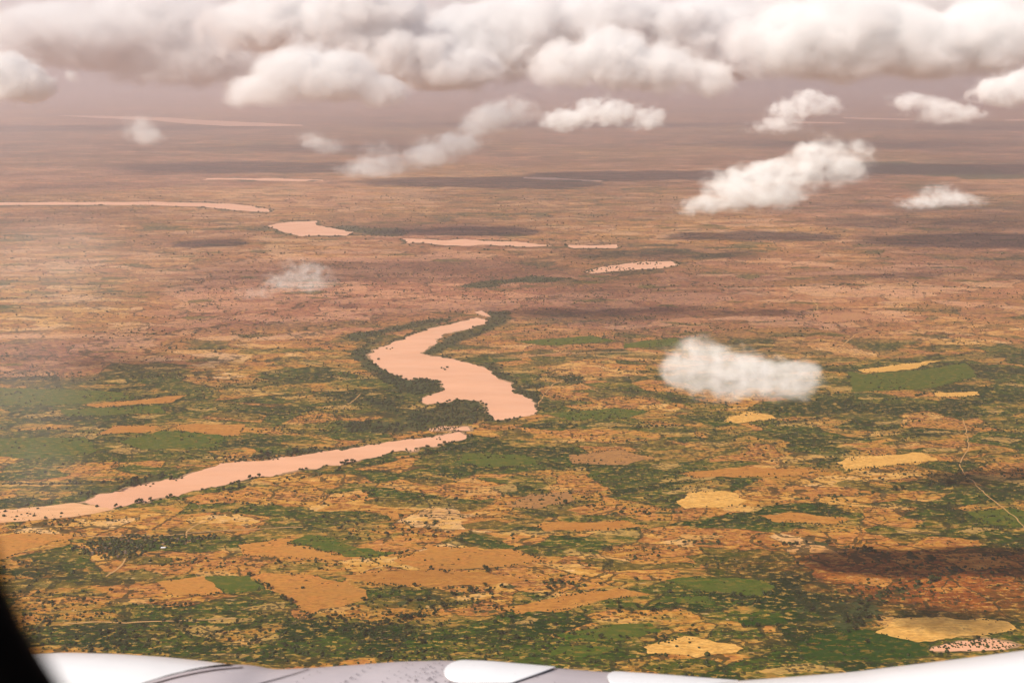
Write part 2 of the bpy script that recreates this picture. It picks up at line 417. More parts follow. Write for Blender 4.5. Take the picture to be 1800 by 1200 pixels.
bare = m.math('MULTIPLY', m.math('GREATER_THAN', m.sep(m.vor(m.xf(p1, -4, (1 / 120, 1 / 45, 1), (8, 2, 0))), 2), .93), m.math('LESS_THAN', aR, .4))
col = m.mix(m.math('MULTIPLY', bare, .5), col, (.60, .34, .10))
lush = m.math('GREATER_THAN', m.sep(m.vor(m.xf(p1, 6, (1 / 210, 1 / 70, 1), (4, 5, 0))), 1), m.mr(aR, 0.0, .6, .86, .97))
col = m.mix(m.math('MULTIPLY', lush, .75), col, m.mix(rC, DEEP, (.045, .07, .006)))
# soil grain
n9 = m.noise(m.xf(pos, 0, (1 / 22, 1 / 9, 1)), 1, 3, .6, 0, '2D')
col = m.mix(1.0, col, m.ramp(n9, [(.25, (.68, .65, .62)), (.5, (.97, .97, .97)), (.75, (1.25, 1.22, 1.18))]), 'MULTIPLY')
col = m.mix(m.math('GREATER_THAN', m.noise(m.xf(pos, 2, (1 / 60, 1 / 18, 1), (9, 4, 0)), 1, 5, .7, 0, '2D'), .68), col, m.mix(.5, col, PALE))
fl = m.noise(m.xf(pos, -3, (1 / 34, 1 / 16, 1), (2, 9, 0)), 1, 4, .7, 0, '2D')
col = m.mix(m.mr(fl, .56, .62), col, m.mix(.55, col, TAN))
col = m.mix(m.mr(fl, .40, .33, 0.0, .7), col, BUSH)
# hedge lines on the field borders
eB = m.vor(vB, 'DISTANCE_TO_EDGE', 'Distance', .85); eA = m.vor(vA, 'DISTANCE_TO_EDGE', 'Distance', .85)
hn = m.noise(pos, 1 / 60, 3, .7, 0, '2D')
h1 = m.math('MULTIPLY', m.math('LESS_THAN', eB, m.mr(hn, .4, .7, 0.0, .045)), m.math('GREATER_THAN', hn, .45))
h2 = m.math('LESS_THAN', eA, m.mr(hn, .35, .7, 0.0, .022))
# shrub clumps
sv = m.vor(m.xf(pos, 0, (1 / 17, 1 / 13, 1)), 'F1', 'Distance')
sc = m.sep(m.vor(m.xf(pos, 0, (1 / 17, 1 / 13, 1))), 0)
cl = m.noise(m.xf(pos, 3, (1 / 240, 1 / 90, 1)), 1, 5, .65, 0, '2D')
thr = m.mr(m.math('ADD', cl, m.math('MULTIPLY', aG, .25)), .42, .75, .02, .8)
sh = m.math('MULTIPLY', m.math('LESS_THAN', sv, .42), m.math('LESS_THAN', sc, thr))
vegm = m.math('MAXIMUM', m.math('MAXIMUM', h1, h2), m.math('MAXIMUM', sh, m.math('MULTIPLY', drm, m.math('GREATER_THAN', hn, .42))))
wdm = m.math('GREATER_THAN', m.math('ADD', m.math('ADD', aB, m.math('MULTIPLY', m.math('SUBTRACT', n9, .5), .8)), m.math('MULTIPLY', m.math('SUBTRACT', n30, .5), 1.3)), .52)
vegc = m.mix(n9, (.007, .010, .003), (.034, .036, .010))
col = m.mix(m.math('MULTIPLY', vegm, .8), col, vegc)
col = m.mix(m.math('MULTIPLY', wdm, .9), col, m.mix(n30, (.012, .018, .006), (.06, .075, .022)))
bump = m.n('ShaderNodeBump', {'Height': m.math('ADD', m.math('MULTIPLY', m.math('MAXIMUM', vegm, wdm), 3.0), n9), 'Strength': .5, 'Distance': 3.0}, 0)
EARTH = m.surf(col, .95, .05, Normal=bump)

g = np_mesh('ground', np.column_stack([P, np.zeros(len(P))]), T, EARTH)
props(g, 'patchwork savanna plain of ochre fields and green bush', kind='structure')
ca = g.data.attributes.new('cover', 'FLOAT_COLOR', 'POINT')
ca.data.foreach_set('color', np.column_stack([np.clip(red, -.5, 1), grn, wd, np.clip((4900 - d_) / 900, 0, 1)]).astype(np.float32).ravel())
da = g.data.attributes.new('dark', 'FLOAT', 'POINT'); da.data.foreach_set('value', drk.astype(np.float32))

# ------------------------------------------------------------------ water
m = NT('silty_water')
pos = m.n('ShaderNodeNewGeometry', out='Position')
c = m.mix(m.noise(m.xf(pos, 20, (1 / 500, 1 / 130, 1)), 1, 5, .6, 0, '2D'), (.80, .42, .24), (.60, .285, .145))
bp = m.n('ShaderNodeBump', {'Height': m.noise(pos, 1 / 6, 3, .6), 'Strength': .05, 'Distance': .3})
rgh = m.mr(m.noise(m.xf(pos, 12, (1 / 160, 1 / 60, 1)), 1, 4, .6, 0, '2D'), .35, .65, .3, .45)
WATER = m.surf(c, rgh, .4, Normal=bp)
def sheet(name, poly, z, mat):
    bm = bmesh.new()
    vs = [bm.verts.new((x, y, z)) for x, y in poly]
    es = [bm.edges.new((vs[i], vs[(i + 1) % len(vs)])) for i in range(len(vs))]
    bmesh.ops.triangle_fill(bm, use_beauty=True, use_dissolve=False, edges=es)
    for f in bm.faces:
        if f.normal.z < 0: f.normal_flip()
    me = bpy.data.meshes.new(name); bm.to_mesh(me); bm.free(); me.materials.append(mat)
    o = bpy.data.objects.new(name, me); S.collection.objects.link(o); return o
m = NT('wet_mud'); pos = m.n('ShaderNodeNewGeometry', out='Position')
MUDB = m.surf(m.mix(m.noise(m.xf(pos, 0, (1 / 40, 1 / 14, 1)), 1, 4, .65, 0, '2D'), (.12, .07, .03), (.46, .27, .13)), .7, .2)
sand = GP([(-60,896),(20,894),(80,890),(130,884),(185,890),(200,896),(150,904),(100,911),(40,916),(-60,922)])
m = NT('river_sand'); pos = m.n('ShaderNodeNewGeometry', out='Position')
SAND = m.surf(m.mix(m.noise(m.xf(pos, 15, (1 / 90, 1 / 20, 1)), 1, 4, .6, 0, '2D'), (.74, .42, .22), (.52, .25, .10)), .8, .1)
for k, q, lab, dist in W_POLY:
    if dist < 9000:
        c_ = q.mean(0); nb = len(q); prv = np.roll(q, 1, 0); nxt = np.roll(q, -1, 0); tg = nxt - prv; tg /= np.linalg.norm(tg, axis=1)[:, None] + 1e-9
        nr_ = np.stack([tg[:, 1], -tg[:, 0]], 1); area = np.sum(q[:, 0] * nxt[:, 1] - nxt[:, 0] * q[:, 1])
        if area < 0: nr_ = -nr_
        wdt_ = np.clip((fbm(q[:, 0], q[:, 1], 90, 71, 3) - .42) * 70, 1.0, 16) * (1 if dist < 5500 else 1.3)
        ou = q + nr_ * wdt_[:, None]; n_ = len(q)
        Vb = [(x, y, .6) for x, y in q - nr_ * 2] + [(x, y, .6) for x, y in ou]
        props(mesh_obj('riverbank', Vb, [(i, (i + 1) % n_, n_ + (i + 1) % n_, n_ + i) for i in range(n_)], MUDB), kind='structure')
props(sheet('sandbar', roughen(sand, 12, 14, 55), .75, SAND), kind='structure')
for k, q, lab, dist in W_POLY:
    props(sheet(k, q, .9 if dist < 9000 else 2.5, WATER), lab, kind='structure')

# ------------------------------------------------------------------ named fields
def field_mat(name, base, alt, shrub=.25, fleck=.35):
    m = NT(name); pos = m.n('ShaderNodeNewGeometry', out='Position')
    n = m.noise(m.xf(pos, 5, (1 / 60, 1 / 20, 1)), 1, 4, .6, 0, '2D')
    c = m.mix(m.mr(n, .35, .65), base, alt)
    n9 = m.noise(m.xf(pos, 0, (1 / 18, 1 / 8, 1)), 1, 3, .6, 0, '2D')
    c = m.mix(1.0, c, m.ramp(n9, [(.25, (.65, .62, .6)), (.5, (.97, .97, .97)), (.75, (1.2, 1.2, 1.15))]), 'MULTIPLY')
    sv = m.vor(m.xf(pos, 0, (1 / 17, 1 / 13, 1)), 'F1', 'Distance'); sc = m.sep(m.vor(m.xf(pos, 0, (1 / 17, 1 / 13, 1))), 0)
    cl = m.noise(m.xf(pos, 3, (1 / 120, 1 / 60, 1)), 1, 4, .65, 0, '2D')
    sh = m.math('MULTIPLY', m.math('LESS_THAN', sv, .4), m.math('LESS_THAN', sc, m.mr(cl, .45, .8, 0.0, shrub)))
    c = m.mix(m.math('MULTIPLY', sh, .8), c, BUSH)
    fl = m.noise(m.xf(pos, -3, (1 / 34, 1 / 16, 1), (2, 9, 0)), 1, 4, .7, 0, '2D')
    c = m.mix(m.mr(fl, .55, .62, 0.0, fleck), c, OCHRE); c = m.mix(m.mr(fl, .42, .35, 0.0, .55), c, m.mix(.5, c, BUSH))
    n200 = m.noise(m.xf(pos, 9, (1 / 260, 1 / 120, 1)), 1, 3, .55, 0, '2D')
    c = m.mix(m.mr(n200, .45, .6, 0.0, .5), c, alt)
    return m.surf(c, .95, .05)
FM = {'tan': field_mat('dry_field', (.68, .38, .10), (.56, .29, .065), .08, .55), 'ochre': field_mat('ochre_field', (.44, .20, .04), (.36, .14, .025), .14, .2),
      'green': field_mat('green_field', (.036, .080, .004), (.075, .088, .010), .3), 'deep': field_mat('lush_field', (.009, .042, .002), (.018, .048, .003), .5),
      'orange': field_mat('orange_field', (.46, .175, .035), (.40, .18, .035), .12), 'pale': field_mat('pale_field', PALE, TAN, .1),
      'brown': field_mat('fallow_field', (.36, .17, .05), (.27, .13, .045), .4), 'brick': field_mat('red_field', BRICK, (.4, .2, .08), .3)}
for i, (p, c) in enumerate(fields):
    props(sheet('field', roughen(GP(p), 9, 20, 100 + i), .25 + .012 * i, FM[c]), kind='structure')

# ------------------------------------------------------------------ dirt tracks
m = NT('dirt_track'); pos = m.n('ShaderNodeNewGeometry', out='Position')
TRACK = m.surf(m.mix(m.noise(pos, 1 / 15, 3, .6), (.52, .31, .13), (.38, .19, .06)), .95, .05)
tracks = [([(1692,735),(1700,760),(1703,788),(1690,808),(1688,822),(1700,840),(1730,862),(1752,882),(1772,900),(1790,920),(1820,945)], 4),
 ([(945,722),(950,705),(960,685),(985,668),(1005,660)], 6), ([(865,628),(900,630),(960,622),(1040,620),(1120,618),(1180,624)], 12),
 ([(1005,662),(1030,680),(1060,690)], 5), ([(325,948),(332,930),(350,918),(375,910)], 6), ([(222,978),(215,990),(200,1005),(185,1015)], 6),
 ([(100,1095),(200,1094),(330,1090),(430,1088)], 5), ([(600,720),(625,700),(640,690)], 5),
 ([(1415,555),(1440,540),(1430,530)], 7), ([(1480,610),(1500,590),(1540,575)], 7), ([(120,940),(250,944),(400,932),(560,925)], 5)]
for k, (p, wid) in enumerate(tracks):
    q = GP(p); pts = []
    for i in range(len(q) - 1):
        for t in np.linspace(0, 1, 10, endpoint=False): pts.append(q[i] * (1 - t) + q[i + 1] * t)
    pts = np.array(pts); ker = np.ones(7) / 7
    sm = np.stack([np.convolve(np.pad(pts[:, j], 3, 'edge'), ker, 'valid') for j in (0, 1)], 1)
    sm[:, 0] += (fbm(sm[:, 0], sm[:, 1], 70, k) - .5) * 30; sm[:, 1] += (fbm(sm[:, 0], sm[:, 1], 70, k + 9) - .5) * 30
    t = np.gradient(sm, axis=0); t /= np.linalg.norm(t, axis=1)[:, None] + 1e-9; nn = np.stack([-t[:, 1], t[:, 0]], 1)
    wv = wid / 2 * (.6 + .8 * fbm(sm[:, 0], sm[:, 1], 40, k))
    A = sm + nn * wv[:, None]; B = sm - nn * wv[:, None]; n = len(sm)
    V = [(x, y, 1.1) for x, y in A] + [(x, y, 1.1) for x, y in B]
    props(mesh_obj('path', V, [(i, i + n, i + n + 1, i + 1) for i in range(n - 1)], TRACK), kind='structure')

# ------------------------------------------------------------------ trees
m = NT('savanna_foliage'); pos = m.n('ShaderNodeNewGeometry', out='Position')
FOL = m.surf(m.mix(m.mr(m.noise(pos, 1 / 45, 4, .7), .38, .62), m.mix(m.noise(pos, 1 / 4, 3, .6), (.006, .011, .003), (.026, .036, .008)), m.mix(m.noise(pos, 1 / 4, 3, .6), (.018, .026, .006), (.065, .07, .016))), .8, .1)
m = NT('tree_bark'); pos = m.n('ShaderNodeNewGeometry', out='Position')
BARK = m.surf(m.mix(m.noise(pos, 2.0, 3), (.10, .065, .04), (.05, .033, .02)), .9, .1)

def in_any_water(P):
    r = np.zeros(len(P), bool)
    for k, q, lab, d in W_POLY: r |= inside(P, q)
    return r
rng = np.random.default_rng(3)
def scatter():
    out = []
    def band(y0, y1, n, xk):
        y = np.sqrt(rng.uniform(y0 ** 2, y1 ** 2, n)); x = rng.uniform(-1, 1, n) * (y * xk + 150)
        return np.stack([x, y], 1)
    for y0, y1, n in ((2250, 3600, 34000), (3600, 5500, 60000), (5500, 9000, 60000), (9000, 14000, 30000)):
        Q = band(y0, y1, n, .50)
        dens = np.clip((fbm(Q[:, 0] * .45, Q[:, 1], 110, 51, 4) - .52) * 2.6, 0, .5) + .022
        wdq = wooded(Q)
        dens = np.maximum(dens, wdq * np.clip((fbm(Q[:, 0], Q[:, 1], 45, 15, 3) - .32) * 3.2, .12, .9))
        dens = np.where(inside(Q, BUSHLAND), np.maximum(dens, np.clip((fbm(Q[:, 0] * .5, Q[:, 1], 60, 77, 4) - .30) * 3, 0, 1)), dens)
        for p, c in fields:
            if c in ('tan', 'orange', 'pale', 'ochre'): dens = np.where(inside(Q, GP(p)), dens * .08, dens)
        keep = (rng.uniform(0, 1, n) < dens) & ~in_any_water(Q)
        big = wdq[keep] > .4
        out.append(np.column_stack([Q[keep], np.where(big, rng.uniform(4, 9, keep.sum()), 1.6 + 5.5 * rng.uniform(0, 1, keep.sum()) ** 3) * (1 + max(0, (y0 - 5000) / 9000))]))
    Q = np.column_stack([rng.uniform(VILLAGE[:, 0].min(), VILLAGE[:, 0].max(), 900), rng.uniform(VILLAGE[:, 1].min(), VILLAGE[:, 1].max(), 900)])
    Q = Q[inside(Q, VILLAGE)]; Q = Q[rng.uniform(0, 1, len(Q)) < .8]
    out.append(np.column_stack([Q, rng.uniform(3, 6.5, len(Q))]))
    for p, c in fields:                           # broken hedges round the fields
        q = GP(p)
        for i in range(len(q)):
            a = q[i]; b = q[(i + 1) % len(q)]; L_ = np.hypot(*(b - a)); n = int(L_ / 9)
            if n < 1: continue
            t = rng.uniform(0, 1, n)[:, None]; Q = a + (b - a) * t + rng.normal(0, 5, (n, 2))
            Q = Q[fbm(Q[:, 0], Q[:, 1], 90, 61, 2) > .5]
            out.append(np.column_stack([Q, rng.uniform(1.6, 4.2, len(Q))]))
    # bushes standing in the flooded pools
    for k in (7, 8, 14):
        if k >= len(W_POLY): continue
    for (kk, q, lab, d) in W_POLY:
        if 'flooded' in lab and kk == 'pond':
            lo, hi = q.min(0), q.max(0); n = 260 if d < 5000 else 420
            Q = np.column_stack([rng.uniform(lo[0], hi[0], n), rng.uniform(lo[1], hi[1], n)]); Q = Q[inside(Q, q)]
            Q = Q[fbm(Q[:, 0] * .5, Q[:, 1], 60, 91, 3) > .5]
            out.append(np.column_stack([Q, rng.uniform(2, 4.5, len(Q)) * (1 if d < 5000 else 2.2)]))
    Q = GP([(680,613),(686,614),(690,612),(776,647),(780,648),(782,650),(786,646),(655,640),(660,644),(786,706),(790,704),(775,712),(665,632),(862,794),(860,818)])
    out.append(np.column_stack([Q, rng.uniform(5, 9, len(Q))]))
    for p in ((640,783),(770,770),(660,812),(560,795),(480,806),(395,860),(300,842),(260,852),(700,795),(720,790)):
        Q = GP([(p[0] + random.uniform(-14, 14), p[1] + random.uniform(-3, 3)) for _ in range(5)])
        out.append(np.column_stack([Q, rng.uniform(3, 6, len(Q))]))
    return np.concatenate(out)
TR = scatter()
# which of them show largest in the frame
yy = TR[:, 1]; dist = np.sqrt(TR[:, 0] ** 2 + yy ** 2 + HZ ** 2)
dep = yy * CP + HZ * SP
u = (yy * SP - HZ * CP) / dep; px_ = 900 + TR[:, 0] / dep * F; py_ = 600 - u * F
vis = (px_ > 80) & (px_ < 1790) & (py_ < 1140) & (py_ > 560)
size = np.where(vis, TR[:, 2] / dist, 0) * (1 + 0 * yy)
order = np.argsort(-size); big = order[:285]; rest = np.setdiff1d(np.arange(len(TR)), big)

def ico():
    t = (1 + 5 ** .5) / 2
    v = np.array([(-1,t,0),(1,t,0),(-1,-t,0),(1,-t,0),(0,-1,t),(0,1,t),(0,-1,-t),(0,1,-t),(t,0,-1),(t,0,1),(-t,0,-1),(-t,0,1)], float)
    v /= np.linalg.norm(v[0])
    f = np.array([(0,11,5),(0,5,1),(0,1,7),(0,7,10),(0,10,11),(1,5,9),(5,11,4),(11,10,2),(10,7,6),(7,1,8),(3,9,4),(3,4,2),(3,2,6),(3,6,8),(3,8,9),(4,9,5),(2,4,11),(6,2,10),(8,6,7),(9,8,1)])
    return v, f
IV, IF = ico()
def shrub_mass(T_):
    L = []
    for k in range(2):                            # two uneven lobes for each bush
        c = T_.copy(); n = len(c)
        a = rng.uniform(0, 6.28, n); c[:, 0] += np.cos(a) * c[:, 2] * .45 * k; c[:, 1] += np.sin(a) * c[:, 2] * .45 * k
        c[:, 2] *= rng.uniform(.75, 1.0, n) if k == 0 else rng.uniform(.45, .75, n)
        L.append(c)
    c = np.concatenate(L); n = len(c)
    V = IV[None] * (c[:, 2][:, None, None] * rng.uniform(.7, 1.25, (n, 12, 1)))
    V[:, :, 2] *= .75
    V[:, :, 0] += c[:, 0][:, None]; V[:, :, 1] += c[:, 1][:, None]; V[:, :, 2] += (c[:, 2] * .55)[:, None]
    Fc = IF[None] + (np.arange(n) * 12)[:, None, None]
    return V.reshape(-1, 3), Fc.reshape(-1, 3)
V, Fc = shrub_mass(TR[rest])
sm_ = np_mesh('savanna_bush', V, Fc, FOL)
props(sm_, 'countless small dark bushes and trees scattered over the plain', 'bush', kind='stuff')

def tree_meshes(seed, h=8.0, r=4.2):
    rg = random.Random(seed)
    # trunk with limbs
    V, Fq = [], []
    def limb(a, b, ra, rb, n=6):
        a, b = Vector(a), Vector(b); d = (b - a).normalized(); s = d.orthogonal().normalized(); t = d.cross(s); o = len(V)
        for p, q in ((a, ra), (b, rb)):
            for i in range(n):
                an = 2 * math.pi * i / n; V.append(p + (s * math.cos(an) + t * math.sin(an)) * q)
        for i in range(n): Fq.append((o + i, o + (i + 1) % n, o + n + (i + 1) % n, o + n + i))
    top = (rg.uniform(-.3, .3), rg.uniform(-.3, .3), h * .45)
    limb((0, 0, -.3), top, .38, .26)
    for i in range(6):
        a = i * 1.05 + rg.random(); limb(top, (math.cos(a) * r * .6, math.sin(a) * r * .6, h * rg.uniform(.6, .8)), .2, .07)
    LV, LF = [], []
    lobes = [(math.cos(a) * r * rg.uniform(.2, .62), math.sin(a) * r * rg.uniform(.2, .62), h * rg.uniform(.52, .86), r * rg.uniform(.32, .55)) for a in [i * .9 for i in range(9)]]
    for i in range(420):
        cx, cy, cz, cr = lobes[i % 9]
        v = Vector((rg.gauss(0, 1), rg.gauss(0, 1), rg.gauss(0, 1))).normalized() * cr * rg.uniform(.6, 1.05); v.z *= .62
        c = Vector((cx, cy, cz)) + v
        s = rg.uniform(.28, .62); nrm_ = (v.normalized() + Vector((rg.uniform(-.6, .6), rg.uniform(-.6, .6), rg.uniform(-.3, .8)))).normalized()
        a = nrm_.orthogonal().normalized(); b = nrm_.cross(a); o = len(LV)
        for dx, dy in ((-1, -.7), (1, -.8), (.8, .9), (-.7, 1)): LV.append(c + a * dx * s + b * dy * s)
        LF.append((o, o + 1, o + 2, o + 3))
    return (V, Fq), (LV, LF)
protos = []
for k in range(4):
    tm, cm = tree_meshes(k, 7.6 + k * .5, 4.0 + .25 * k)
    e = bpy.data.objects.new('tree', None); S.collection.objects.link(e)
    mesh_obj('trunk', *tm, BARK, e); mesh_obj('crown', *cm, FOL, e); protos.append(e)
used = [False] * 4
vpoly = VILLAGE
for i in big:
    x, y, r = TR[i]; k = random.randrange(4)
    if not used[k]: e = protos[k]; used[k] = True
    else:
        e = protos[k].copy(); S.collection.objects.link(e)
        for ch in protos[k].children:
            c_ = ch.copy(); S.collection.objects.link(c_); c_.parent = e
    e.location = (x, y, .0); e.rotation_euler = (0, 0, random.uniform(0, 6.28)); s = r / 4.2; e.scale = (s * random.uniform(.9, 1.2), s * random.uniform(.9, 1.2), s * random.uniform(.8, 1.1))
    pt = np.array([[x, y]])
    if inside(pt, vpoly)[0]: props(e, 'dark round tree among the huts of the village below the river', 'tree', 'trees shading the village')
    elif inside(pt, BUSHLAND)[0]: props(e, 'dark bushy tree rising out of the green scrub beside the engine', 'tree', 'trees in the green scrub')
    elif in_any_water(pt)[0]: props(e, 'dark tree standing in pale flood water', 'tree', 'trees standing in water')
    elif px_[i] > 1150: props(e, 'small dark round tree dotting the patchwork land on the right', 'tree', 'trees on the right hand farmland')
    elif px_[i] < 500: props(e, 'small dark round tree dotting the farmland on the left', 'tree', 'trees on the left hand farmland')
    else: props(e, 'small dark round tree dotting the ochre farmland in the middle', 'tree', 'trees on the middle farmland')

# ------------------------------------------------------------------ village
def plain(name, c1, c2, rough=.9, sc=1.0, spec=.2):
    m = NT(name); tc = m.n('ShaderNodeTexCoord', out='Object')
    return m.surf(m.mix(m.noise(tc, sc, 3, .6), c1, c2), rough, spec)
MUD = plain('mud_wall', (.30, .16, .09), (.22, .11, .06)); THATCH = plain('thatch', (.16, .11, .07), (.09, .06, .04), .95, 3)
TIN = plain('tin_sheet', (.82, .82, .8), (.62, .62, .62), .4, 1.0, .5); DOORM = plain('plank_door', (.06, .035, .02), (.04, .025, .015))
def hut(name, L, B, H, roofmat, tent):
    e = bpy.data.objects.new(name, None); S.collection.objects.link(e)
    x, y = L / 2, B / 2
    V = [(-x,-y,0),(x,-y,0),(x,y,0),(-x,y,0),(-x,-y,H),(x,-y,H),(x,y,H),(-x,y,H)]
    mesh_obj('wall', V, [(0,1,5,4),(1,2,6,5),(2,3,7,6),(3,0,4,7),(4,5,6,7)], MUD, e)
    x += .5; y += .5; z = H - .15; t = H + tent
    V = [(-x,-y,z),(x,-y,z),(x,y,z),(-x,y,z),(-x*.6,0,t),(x*.6,0,t),(-x,-y,z-.15),(x,-y,z-.15),(x,y,z-.15),(-x,y,z-.15)]
    mesh_obj('roof', V, [(0,1,5,4),(1,2,5),(2,3,4,5),(3,0,4),(6,7,1,0),(7,8,2,1),(8,9,3,2),(9,6,0,3),(9,8,7,6)], roofmat, e)
    mesh_obj('door', [(-.5,-L*0-B/2-.04,0),(.5,-B/2-.04,0),(.5,-B/2-.04,2),(-.5,-B/2-.04,2),(-.5,-B/2+.02,0),(.5,-B/2+.02,0),(.5,-B/2+.02,2),(-.5,-B/2+.02,2)],
             [(0,1,2,3),(4,0,3,7),(1,5,6,2),(3,2,6,7)], DOORM, e)
    return e
def clone(e):
    c = e.copy(); S.collection.objects.link(c)
    for ch in e.children:
        d = ch.copy(); S.collection.objects.link(d); d.parent = c
    return c
h0 = hut('hut', 8, 6, 2.8, THATCH, 2.0); n = 0
for t in range(400):
    p = (random.uniform(125, 385), random.uniform(938, 980)); q = np.array([G(*p)])
    if not inside(q, VILLAGE)[0]: continue
    e = h0 if n == 0 else clone(h0)
    e.location = (q[0][0], q[0][1], 0); e.rotation_euler = (0, 0, random.uniform(-.5, .5) + random.choice((0, 1.57)))
    s = random.uniform(.8, 1.3); e.scale = (s, s, s)
    props(e, 'brown thatched mud hut among the dark village trees', 'hut', 'huts of the village'); n += 1
    if n >= 34: break
e = hut('tin_roofed_building', 15, 8, 3.2, TIN, 1.4); e.location = (*G(287, 963), 0); e.rotation_euler = (0, 0, .1)
props(e, 'white tin roofed building standing alone beside the dark village trees', 'building')

# ------------------------------------------------------------------ aircraft: engine cowling, wing, window frame
air = bpy.data.objects.new('airliner', None); S.collection.objects.link(air); air.location = (0, 4.6, HZ - 3)
props(air, 'white and grey engine and wing top seen through the dark cabin window frame', 'airliner')
def apart(o): o.parent = air; o.matrix_parent_inverse = Matrix.Translation(-Vector(air.location)); return o
def aircol(name, c1, c2, rough, spec=.5, coat=0.0):
    m = NT(name); pos = m.n('ShaderNodeNewGeometry', out='Position')
    n = m.noise(pos, 1.4, 4, .6); n2 = m.noise(pos, 30, 3, .6)
    c = m.mix(m.mr(n, .35, .65), c1, c2); c = m.mix(m.mr(n2, .66, .8, 0.0, .25), c, (.12, .1, .1))
    return m.surf(c, rough, spec, Coat_Weight=coat, Coat_Roughness=.15)
AW = aircol('white_paint', (.86, .85, .85), (.80, .79, .80), .35, .5, .3); AG = aircol('grey_metal', (.50, .445, .46), (.40, .355, .375), .42, .5)
AP = aircol('panel_white', (.86, .86, .87), (.82, .82, .84), .35); RUB = plain('rubber_seal', (.012, .012, .012), (.02, .02, .02), .6)
RIV = plain('rivet_metal', (.10, .075, .085), (.07, .055, .06), .5)
def interp(tab, x): return float(np.interp(x, [a for a, _ in tab], [b for _, b in tab]))
def smooth_tab(tab, x, w_=14):
    return sum(interp(tab, x + d) for d in (-w_, -w_ / 2, 0, w_ / 2, w_)) / 5
def tube_point(px, tab, D, Rr, t, lift=0.0):
    """point on a rounded body: t=0 on its skyline, t>0 towards the cabin (radians)"""
    py = smooth_tab(tab, px); Pk = AT(px, py, D)
    d = ray(px, py); d = Vector((0, d[1], d[2])).normalized(); nrm_ = Vector((0, -d.z, d.y)) ; nrm_ = nrm_ if nrm_.z > 0 else -nrm_
    C_ = Pk - nrm_ * Rr
    return C_ + (nrm_ * math.cos(t) - d * math.sin(t)) * (Rr + lift)
def body(name, tab, x0, x1, D, Rr, mat, t0=-2.6, t1=1.7, lift=0.0, nx_=90, nt_=64, clip=None, parent=air):
    V, Fq = [], []
    for i in range(nx_ + 1):
        px = x0 + (x1 - x0) * i / nx_
        for j in range(nt_ + 1):
            a0, a1 = (t0, t1) if clip is None else clip(px, i / nx_)
            V.append(tube_point(px, tab, D, Rr, a0 + (a1 - a0) * j / nt_, lift))
    for i in range(nx_):
        for j in range(nt_):
            a = i * (nt_ + 1) + j; Fq.append((a, a + 1, a + nt_ + 2, a + nt_ + 1))
    o = mesh_obj(name, V, Fq, mat, smooth=True)
    bm = bmesh.new(); bm.from_mesh(o.data)
    bmesh.ops.recalc_face_normals(bm, faces=bm.faces); bm.to_mesh(o.data); bm.free()
    return apart(o)
wt = [(-400,1190),(0,1152),(60,1148),(120,1146),(200,1148),(280,1153),(350,1160),(420,1169),(480,1180),(520,1188),(700,1230)]
gt = [(200,1215),(260,1196),(320,1180),(380,1170),(430,1166.5),(480,1177),(550,1173),(620,1168),(700,1162),(780,1160),(860,1163),(960,1172),(1060,1180),(1150,1186),(1290,1197),(1420,1210),(1900,1260)]
rt = [(1000,1228),(1180,1207),(1290,1196),(1400,1188),(1500,1180),(1600,1168),(1700,1156),(1800,1143),(1900,1129),(2300,1070)]
gt2 = [(200,1222),(260,1199),(300,1186),(350,1174),(400,1167),(440,1167.5),(480,1176),(550,1173)] + gt[6:]
body('engine_cowling', wt, -420, 700, 4.9, .95, AW)
body('wing_root_fairing', gt2, 250, 1900, 4.3, .85, AG, nx_=160)
body('wing_skin', rt, 1000, 2400, 3.9, 1.1, AW, nx_=80)
def T_at(tab, px, py, D, Rr):                    # angle on the body seen at this pixel row
    d = ray(px, py); C0 = tube_point(px, tab, D, 0.0, 0); 
    k = smooth_tab(tab, px); Pk = AT(px, k, D); dd = ray(px, k); dd = Vector((0, dd[1], dd[2])).normalized(); nn = Vector((0, -dd.z, dd.y)); C_ = Pk - nn * Rr
    r_ = Vector((0, d[1], d[2])).normalized(); o_ = Vector((0, 0, HZ)); c2 = Vector((0, C_.y, C_.z)) - o_
    b = c2.dot(r_); h2 = c2.length_squared - b * b
    if h2 > Rr * Rr: return 0.0
    hit = o_ + r_ * (b - math.sqrt(Rr * Rr - h2)); v = hit - Vector((0, C_.y, C_.z))
    return math.atan2(-v.dot(dd), v.dot(nn))
def patch(name, tab, D, Rr, xs, top, bot, mat, lift, nx_=70):
    V, Fq = [], []; nt_ = 18
    x0, x1 = xs
    for i in range(nx_ + 1):
        f = .5 - .5 * math.cos(math.pi * i / nx_); px = x0 + (x1 - x0) * f
        a0 = T_at(tab, px, top(px), D, Rr); a1 = T_at(tab, px, bot(px), D, Rr)
        for j in range(nt_ + 1): V.append(tube_point(px, tab, D, Rr, a0 + (a1 - a0) * j / nt_, lift))
    for i in range(nx_):
        for j in range(nt_):
            a = i * (nt_ + 1) + j; Fq.append((a, a + nt_ + 1, a + nt_ + 2, a + 1))
    o = mesh_obj(name, V, Fq, mat, smooth=True)
    md = o.modifiers.new('solid', 'SOLIDIFY'); md.thickness = .004; md.offset = -1
    return apart(o)
def arc(x, x0, r): return math.sqrt(max(0, 1 - ((x0 + r - x) / r) ** 2)) if x < x0 + r else 1.0
def top1(x): return 1182 - (1182 - (smooth_tab(gt2, x) + 1.5)) * arc(x, 788, 34)
def bot1(x):
    b = 1182 + 20 * arc(x, 788, 34) if x < 900 else 1202 - (x - 900) * .36
    return max(b, top1(x) + .05)
patch('access_panel', gt2, 4.3, .85, (788, 975), top1, bot1, AP, .006)
def top2(x): return 1194 - (1194 - (smooth_tab(gt2, x) + 1.5)) * arc(x, 1060, 26)
